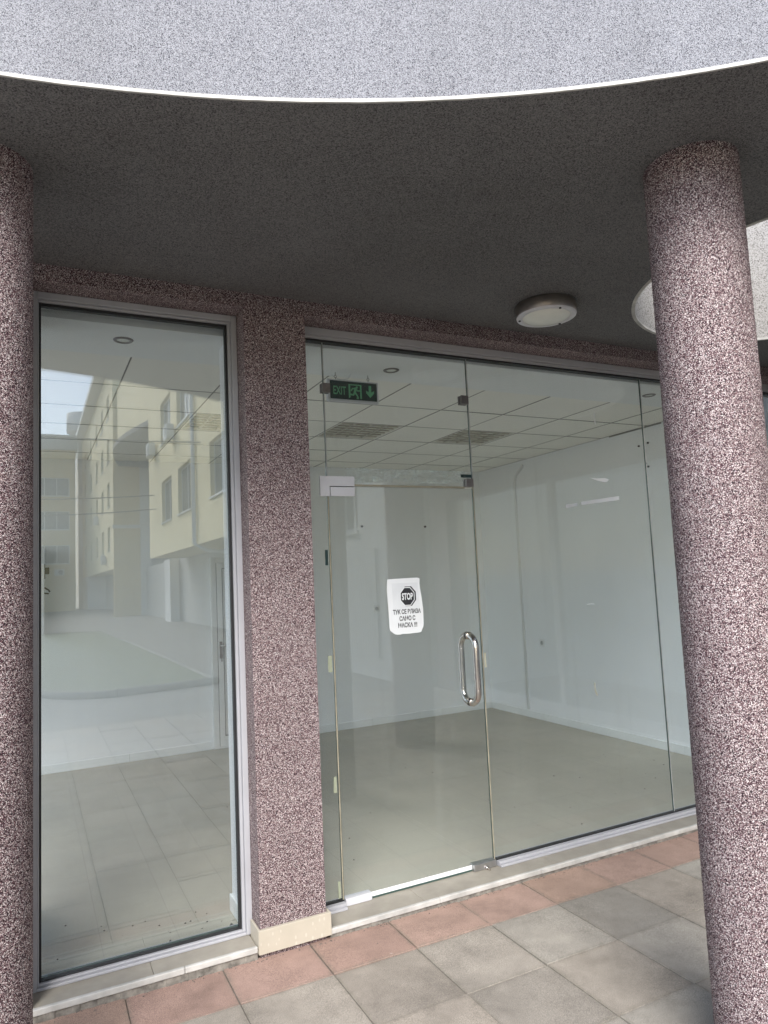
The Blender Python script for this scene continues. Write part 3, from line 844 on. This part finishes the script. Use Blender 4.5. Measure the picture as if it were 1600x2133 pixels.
# nails left in the walls
for x, y, z, l in ((3.399, RY, 2.266, "small dark nail in the back wall above the notice, left one"), (4.23, RY, 2.256, "small dark nail in the back wall near the room corner")):
    bm = BM(); tube(bm, [(x, y, z), (x, y - .015, z)], .012, 10); tag(obj('wall_nail', bm, M['black'], None, origin=(x, y, z)), l, 'nail')
for y, z, l in ((4.626, 2.600, "upper dark plug of the pair on the right wall beside the round column"), (4.585, 2.783, "topmost dark plug on the right wall behind the round column edge"), (4.693, 2.773, "dark plug beside the glass joint on the right wall"), (4.60, 2.567, "lowest dark plug on the right wall beside the round column")):
    bm = BM(); tube(bm, [(RX1, y, z), (RX1 - .012, y, z)], .009, 10); tag(obj('wall_plug', bm, M['black'], None, origin=(RX1, y, z)), l, 'wall plug')

# white plastic door in the back wall, half hidden behind the pillar
bd = thing('inner_door', "white plastic inner door with a lever handle at the back of the shop", 'door', (2.08, RY, FL))
obj('frame', rect_frame(BM(), 1.655, 2.505, FL + .002, 1.955, .055, .055, .02, .055, RY - .045, RY - .001, .004), M['white_pvc'], bd)
lf = obj('leaf', rect_frame(BM(), 1.713, 2.447, FL + .025, 1.897, .055, .055, .10, .055, RY - .05, RY - .012, .003), M['white_pvc'], bd)
obj('panel', box(1.772, 2.388, RY - .034, RY - .022, FL + .13, 1.84), M['white_wall'], bd)
obj('gasket', rect_frame(BM(), 1.7685, 2.3915, FL + .1255, 1.8415, .0035, .0035, .0035, .0035, RY - .0515, RY - .021, 0), M['gasket'], lf)
bm = BM(); bx(bm, 1.7105, 1.7125, RY - .0475, RY - .002, FL + .03, 1.90)
obj('gap', bm, M['gasket'], bd)
bm = BM(); tube(bm, [(1.742, RY - .05, 1.06), (1.742, RY - .095, 1.06), (1.76, RY - .10, 1.06), (1.87, RY - .10, 1.057)], .010, 10)
obj('handle', bm, M['steel'], lf)
bm = BM(); bx(bm, 1.727, 1.757, RY - .056, RY - .0515, .93, 1.10, .002); tube(bm, [(1.742, RY - .056, .965), (1.742, RY - .075, .965)], .009, 10); bx(bm, 1.737, 1.747, RY - .076, RY - .072, .90, .965)
obj('lock', bm, M['darkmetal'], lf)
# open sash seen edge on at the left
sw_ = thing('open_sash', "narrow white sash edge with black latches at the left of the framed window", 'window', (.10, 7.1, 1.3))
obj('sash', box(.070, .118, 6.95, RY - .001, 1.30, 2.085, .004), M['white_pvc'], sw_)
bm = BM(); bx(bm, .1185, .16, 7.05, 7.09, 1.84, 1.90, .004); bx(bm, .1185, .126, 7.03, 7.10, 1.80, 1.93)
obj('latch', bm, M['black'], sw_)
bm = BM(); tube(bm, [(.12, 7.07, 1.72), (.15, 7.06, 1.70), (.165, 7.06, 1.68)], .007, 8); tube(bm, [(.12, 7.07, 1.67), (.155, 7.06, 1.665)], .007, 8)
obj('latch', bm, M['black'], sw_)

# the glazed end and glazed front of the room beyond the left column (unseen, added to let more daylight into the room)
lw_ = thing('added_corner_glazing', "unseen silver framed glazing added at the far left end of the shop to let daylight in", 'window', (-1.3, 3.44, 0))
bm = BM()
for xx in (-2.2, -1.3, -.42): bx(bm, xx, xx + .06, 3.41, 3.48, .06, 2.945)
bx(bm, -2.2, -.36, 3.40, 3.49, .0, .06); bx(bm, -2.2, -.36, 3.40, 3.49, 2.945, 3.01)
for yy in (3.5, 4.8, 6.1, 7.25): bx(bm, -2.25, -2.18, yy, yy + .06, .06, 2.945)
bx(bm, -2.26, -2.17, 3.5, RY, -.03, .06); bx(bm, -2.26, -2.17, 3.5, RY, 2.945, 3.12)
bx(bm, -2.16, -.07, RY + .02, RY + .10, -.03, .06); bx(bm, -2.16, -.07, RY + .02, RY + .10, 2.945, 3.12); bx(bm, -1.15, -1.09, RY + .025, RY + .095, .0605, 2.9445)
obj('frame', bm, M['alu'], lw_)
obj('pane', pane_box(-2.15, -.07, RY + .05, RY + .06, .06, 2.945), G2, lw_)
obj('pane', pane_box(-2.14, -.42, GY0, GY1, .06, 2.945), G2, lw_)
obj('pane', pane_box(-2.22, -2.21, 3.56, RY, .06, 2.945, 'x'), G2, lw_)

bm = BM(); rg = random.Random(31)
def flake(bm, x, y, z, s_):
    a0 = rg.random() * 6.28; n_ = rg.randint(4, 6)
    ps = [(x + s_ * rg.uniform(.5, 1) * math.cos(a0 + 2 * PI * k / n_), y + s_ * rg.uniform(.4, 1) * math.sin(a0 + 2 * PI * k / n_)) for k in range(n_)]
    lo = [bm.verts.new((px, py, z)) for px, py in ps]; hi_ = [bm.verts.new((x + (px - x) * .6, y + (py - y) * .6, z + s_ * rg.uniform(.3, .7))) for px, py in ps]
    bm.faces.new(hi_); 
    for k in range(n_): bm.faces.new((lo[k], lo[(k + 1) % n_], hi_[(k + 1) % n_], hi_[k]))
for k in range(420):
    x = rg.uniform(0, 4.6)
    if .90 < x < 1.27: y = rg.uniform(3.222, 3.236)
    else: y = 3.262 - abs(rg.gauss(0, .018))
    flake(bm, x, y, .001, rg.uniform(.0015, .005))
for k in range(160): flake(bm, rg.uniform(0, 4.2), rg.uniform(1.6, 3.2), .0015, rg.uniform(.001, .0032))
tag(obj('grit', bm, M['joint']), "fine grit swept against the sill and over the paving", 'grit', kind='stuff')
bm = BM()
for k in range(26): flake(bm, rg.uniform(.1, .88), 3.50 + abs(rg.gauss(0, .25)), FL + .001, rg.uniform(.002, .007))
for k in range(46): flake(bm, rg.uniform(1.3, 4.9), 3.55 + abs(rg.gauss(0, 1.3)), FL + .001, rg.uniform(.002, .008))
flake(bm, .872, 3.556, FL + .001, .018)
tag(obj('floor_litter', bm, M['black']), "dark crumbs of litter on the empty shop floor", 'litter', kind='stuff')

# ================================================================ SOFFIT LAMP
LX, LY = 2.473, 2.865
sl = thing('soffit_lamp', "round bronze rimmed soffit lamp with opal glass above the door", 'lamp', (LX, LY, SOF))
bm = BM(); lathe(bm, (LX, LY), [(.150, SOF + .002), (.157, SOF - .004), (.160, SOF - .010), (.160, SOF - .058), (.157, SOF - .064)], 72)
obj('rim', bm, M['brass'], sl)
bm = BM(); lathe(bm, (LX, LY), [(.1575, SOF - .0635), (.156, SOF - .069), (.150, SOF - .071), (.128, SOF - .071), (.124, SOF - .066)], 72)
ring = obj('face_ring', bm, M['plate'], sl)
for k in range(3):
    t = math.radians(20 + 120 * k)
    obj('screw', cyl(BM(), (LX + .141 * math.cos(t), LY + .141 * math.sin(t)), .0065, SOF - .076, SOF - .0705, 14), M['black'], ring)
bm = BM(); lathe(bm, (LX, LY), [(.127, SOF - .066), (.120, SOF - .074), (.095, SOF - .086), (.05, SOF - .093), (0, SOF - .095)], 64)
obj('glass', bm, M['frost'], sl)

# ================================================================ ACROSS THE COURT (seen in the reflections)
def facade(bm, axis, at, th, a0, a1, z0, z1, holes, mi=0):
    """a wall with real window openings; axis 'x': plane x=at running along y"""
    As = sorted({a0, a1} | {h for H in holes for h in H[:2] if a0 < h < a1}); Zs = sorted({z0, z1} | {h for H in holes for h in H[2:4] if z0 < h < z1})
    for i in range(len(As) - 1):
        for j in range(len(Zs) - 1):
            ca, cz = (As[i] + As[i + 1]) / 2, (Zs[j] + Zs[j + 1]) / 2
            if any(H[0] < ca < H[1] and H[2] < cz < H[3] for H in holes): continue
            if axis == 'x': bx(bm, at, at + th, As[i], As[i + 1], Zs[j], Zs[j + 1], 0, 2, mi)
            else: bx(bm, As[i], As[i + 1], at - th, at, Zs[j], Zs[j + 1], 0, 2, mi)
def far_window(parent, axis, at, H):
    a0, a1, z0, z1 = H; m = (a0 + a1) / 2; d0, d1 = .14, .20
    bm = BM(); w = .07
    segs = [(a0, a1, z0, z0 + w), (a0, a1, z1 - w, z1), (a0, a0 + w, z0 + w, z1 - w), (a1 - w, a1, z0 + w, z1 - w), (m - w / 2, m + w / 2, z0 + w, z1 - w)]
    for s_ in segs:
        if axis == 'x': bx(bm, at + d0, at + d1, *s_)
        else: bx(bm, s_[0], s_[1], at - d1, at - d0, s_[2], s_[3])
    if axis == 'x': bx(bm, at - .06, at + d0, a0 - .05, a1 + .05, z0 - .06, z0 - .001)
    else: bx(bm, a0 - .05, a1 + .05, at - d0, at + .06, z0 - .06, z0 - .001)
    fr_ = obj('window', bm, M['white_pvc'], parent)
    bm = BM()
    if axis == 'x': bx(bm, at + .16, at + .18, a0 + w, a1 - w, z0 + w, z1 - w)
    else: bx(bm, a0 + w, a1 - w, at - .18, at - .16, z0 + w, z1 - w)
    obj('pane', bm, M['far_pane'], fr_)
XA = 5.2
apt = thing('apartment_block', "yellow rendered apartment block across the court mirrored in the framed window", 'building', (8, -20, 0))
H1 = [(-25.0, -22.6, 4.5, 6.3), (-21.2, -18.8, 4.5, 6.3), (-15.7, -13.3, 4.5, 6.3), (-25.0, -22.6, 7.95, 9.8), (-21.2, -18.8, 7.95, 9.8), (-15.7, -13.3, 7.95, 9.8),
      (-25.0, -22.6, 11.4, 13.2), (-21.2, -18.8, 11.4, 13.2), (-15.7, -13.3, 11.4, 13.2)]
bm = BM(); facade(bm, 'x', XA, .3, -28.6, -8.2, 3.12, 15.0, H1); bx(bm, XA + .3, 16, -28.6, -8.2, 3.121, 15.0)
obj('wall', bm, M['yellow_wall'], apt)
for H in H1: far_window(apt, 'x', XA, H)
bm = BM(); bx(bm, 6.9, 16, -42, -8.2, -.03, 3.12)
obj('ground_floor_wall', bm, M['grey_wall'], apt)
obj('pier', box(6.35, 6.8, -31.6, -30.0, -.03, 3.119), M['pale_wall'], apt); obj('pier', box(6.1, 6.6, -17.5, -16.6, -.03, 3.119), M['pale_wall'], apt)
bm = BM(); tube(bm, [(XA - .09, -17.9, 15), (XA - .09, -17.9, 3.15), (XA + .3, -17.6, 2.9), (6.75, -17.2, 2.7), (6.8, -17.2, .1)], .075, 10)
obj('downpipe', bm, M['white_pvc'], apt)
bm = BM()
bx(bm, XA + .0, 16, -42, -28.61, 10.0, 15.0)
obj('overhang', bm, M['yellow_wall'], apt)
bm = BM(); vs = [bm.verts.new(v) for v in [(XA + .01, -28.7, 9.99)] + [(XA - .9 * math.sin(PI * k / 10), -29 - 12.5 * k / 10, 9.99) for k in range(11)] + [(9, -41.9, 9.99), (9, -28.7, 9.99)]]
bm.faces.new(vs); r = bmesh.ops.extrude_face_region(bm, geom=list(bm.faces)); bmesh.ops.translate(bm, verts=[e for e in r['geom'] if isinstance(e, bmesh.types.BMVert)], vec=(0, 0, -.25))
bmesh.ops.recalc_face_normals(bm, faces=bm.faces)
obj('balcony_slab', bm, M['awning'], apt)
bm = BM(); bx(bm, 4.9, 6.55, -42.4, -42.0, -.03, 10); obj('wall', bm, M['ochre_wall'], apt)
bm = BM(); bx(bm, 6.551, 7.2, -42.3, -41.8, -.03, 10); bx(bm, 6.5, 7.6, -41.799, -41.5, 6.0, 6.25); bx(bm, 4.8, 6.5, -41.99, -41.6, 5.7, 5.9); bx(bm, 6.5, 7.6, -41.799, -41.5, 3.0, 3.2)
obj('pilaster', bm, M['pale_wall'], apt)
bm = BM(); bx(bm, 7.201, 9.5, -42.2, -41.9, -.03, 10); obj('wall', bm, M['grey_wall'], apt)
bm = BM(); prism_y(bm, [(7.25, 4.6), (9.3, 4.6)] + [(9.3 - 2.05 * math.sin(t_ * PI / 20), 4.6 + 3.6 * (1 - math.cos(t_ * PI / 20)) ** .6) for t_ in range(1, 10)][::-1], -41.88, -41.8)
obj('dark_arch_panel', bm, M['awning'], apt)  # dark panel on the wall stands in for the shade of an arched recess
H3 = [(y, y + 1.7, z, z + 1.7) for z in (4.4, 7.5, 10.6, 13.7) for y in (-46.5, -51, -56, -62, -69)]
bm = BM(); facade(bm, 'x', 4.95, .3, -78, -42.41, 3.1, 17.2, H3); bx(bm, 5.25, 16, -78, -42.41, 3.1, 17.2)
obj('wall', bm, M['yellow_wall'], apt)
for H in H3: far_window(apt, 'x', 4.95, H)
bm = BM(); bx(bm, 6.6, 16, -78, -42.41, -.03, 3.099); obj('ground_floor_wall', bm, M['grey_wall'], apt)
bm = BM(); bx(bm, 4.2, 16.5, -78.4, -42.0, 17.201, 17.7); bx(bm, 4.4, 16.4, -78.4, -42.0, 17.701, 18.4)
obj('roof', bm, M['pale_wall'], apt)
bm = BM(); bx(bm, 4.55, 4.94, -78, -72.5, -.02, 17.2); bx(bm, 4.941, 6.59, -77.9, -66, -.02, 3.09); obj('tower', bm, M['pale_wall'], apt)
bm = BM(); cyl(bm, (5.2, -74), 1.7, 18.6, 20.6, 40); obj('roof_drum', bm, M['pale_wall'], apt)
# low white end of the block with a ribbed cupboard and a window
HN = [(-5.6, -4.7, 2.55, 4.3)]
bm = BM(); facade(bm, 'x', 5.32, .3, -8.19, -2.5, -.03, 15.0, HN); bx(bm, 5.62, 16, -8.19, -2.5, -.03, 15.0)
obj('end_wall', bm, M['pale_wall'], apt); far_window(apt, 'x', 5.32, HN[0])
cb = thing('ribbed_shutter', "white ribbed metal shutter mirrored in the glass door", 'shutter', (5.3, -5.2, 0))
bm = BM()
for k in range(26): bx(bm, 5.285, 5.31, -6.6 + .1 * k, -6.6 + .1 * k + .085, .35, 2.2)
bx(bm, 5.311, 5.319, -6.65, -3.95, .3, 2.25)
obj('leaf', bm, M['pale_wall'], cb)
# block closing the court
b2 = thing('end_block', "ochre block with wide windows at the end of the court mirrored in the framed window", 'building', (0, -70, 0))
HB = [(x, x + 2.2, z, z + 1.75) for z in (4.4, 7.6, 10.8) for x in (-9.2, -5.2, -.9, 1.2)]
bm = BM(); facade(bm, 'y', -66, .3, -14, 3.9, -.03, 15.2, HB); bx(bm, -14, 3.9, -74, -66.3, -.03, 15.2)
obj('wall', bm, M['ochre_wall'], b2)
for H in HB: far_window(b2, 'y', -66, H)
bm = BM(); bx(bm, -14.4, 4.1, -74, -65.5, 15.201, 16.6); obj('roof', bm, M['grey_wall'], b2)
# outdoor cooling units
def ac(x, y, z, axis, label):
    t = thing('air_conditioner', label, 'air conditioner', (x, y, z), 'cooling units on the apartment walls')
    if axis == 'x':
        obj('casing', box(x - .36, x - .06, y - .42, y + .42, z, z + .58, .02), M['white_pvc'], t)
        bm = BM(); tube(bm, [(x - .361, y + .1, z + .29), (x - .372, y + .1, z + .29)], .22, 20); obj('fan_grille', bm, M['grey_wall'], t)
        bm = BM(); bx(bm, x - .36, x, y - .34, y - .30, z - .05, z - .001); bx(bm, x - .36, x, y + .30, y + .34, z - .05, z - .001); obj('bracket', bm, M['pale_wall'], t)
    else:
        obj('casing', box(x - .42, x + .42, y + .06, y + .36, z, z + .58, .02), M['white_pvc'], t)
        bm = BM(); tube(bm, [(x + .1, y + .361, z + .29), (x + .1, y + .372, z + .29)], .22, 20); obj('fan_grille', bm, M['awning'], t)
        bm = BM(); bx(bm, x - .34, x - .30, y, y + .36, z - .05, z - .001); bx(bm, x + .30, x + .34, y, y + .36, z - .05, z - .001); obj('bracket', bm, M['pale_wall'], t)
ac(XA, -26.6, 7.75, 'x', "cooling unit at the corner of the yellow block mirrored left of the pair")
ac(XA, -21.9, 7.6, 'x', "cooling unit between two upper windows mirrored beside the downpipe")
ac(4.95, -53.5, 7.0, 'x', "farther cooling unit high on the mirrored yellow wall")
ac(4.95, -47.6, 3.6, 'x', "lowest cooling unit on the mirrored yellow wall")
ac(2.5, -66, 3.3, 'y', "cooling unit with a round fan on the mirrored ochre end block")
# cables slung across the court
for i_, (p, q, sag, lab) in enumerate((((-12, -11.0, 6.2), (XA, -17.0, 6.55), .35, "upper black cable slung across the court"), ((-12, -13, 4.9), (XA, -27, 6.0), .5, "middle black cable slung across the court"), ((-12, -12.6, 4.4), (XA, -26.5, 5.3), .55, "lower black cable slung across the court"))):
    bm = BM(); p, q = Vector(p), Vector(q)
    tube(bm, [p.lerp(q, k / 24) - Vector((0, 0, sag * 4 * (k / 24) * (1 - k / 24))) for k in range(25)], .022, 6)
    tag(obj('overhead_cable', bm, M['cable']), lab, 'cable', 'cables across the court')
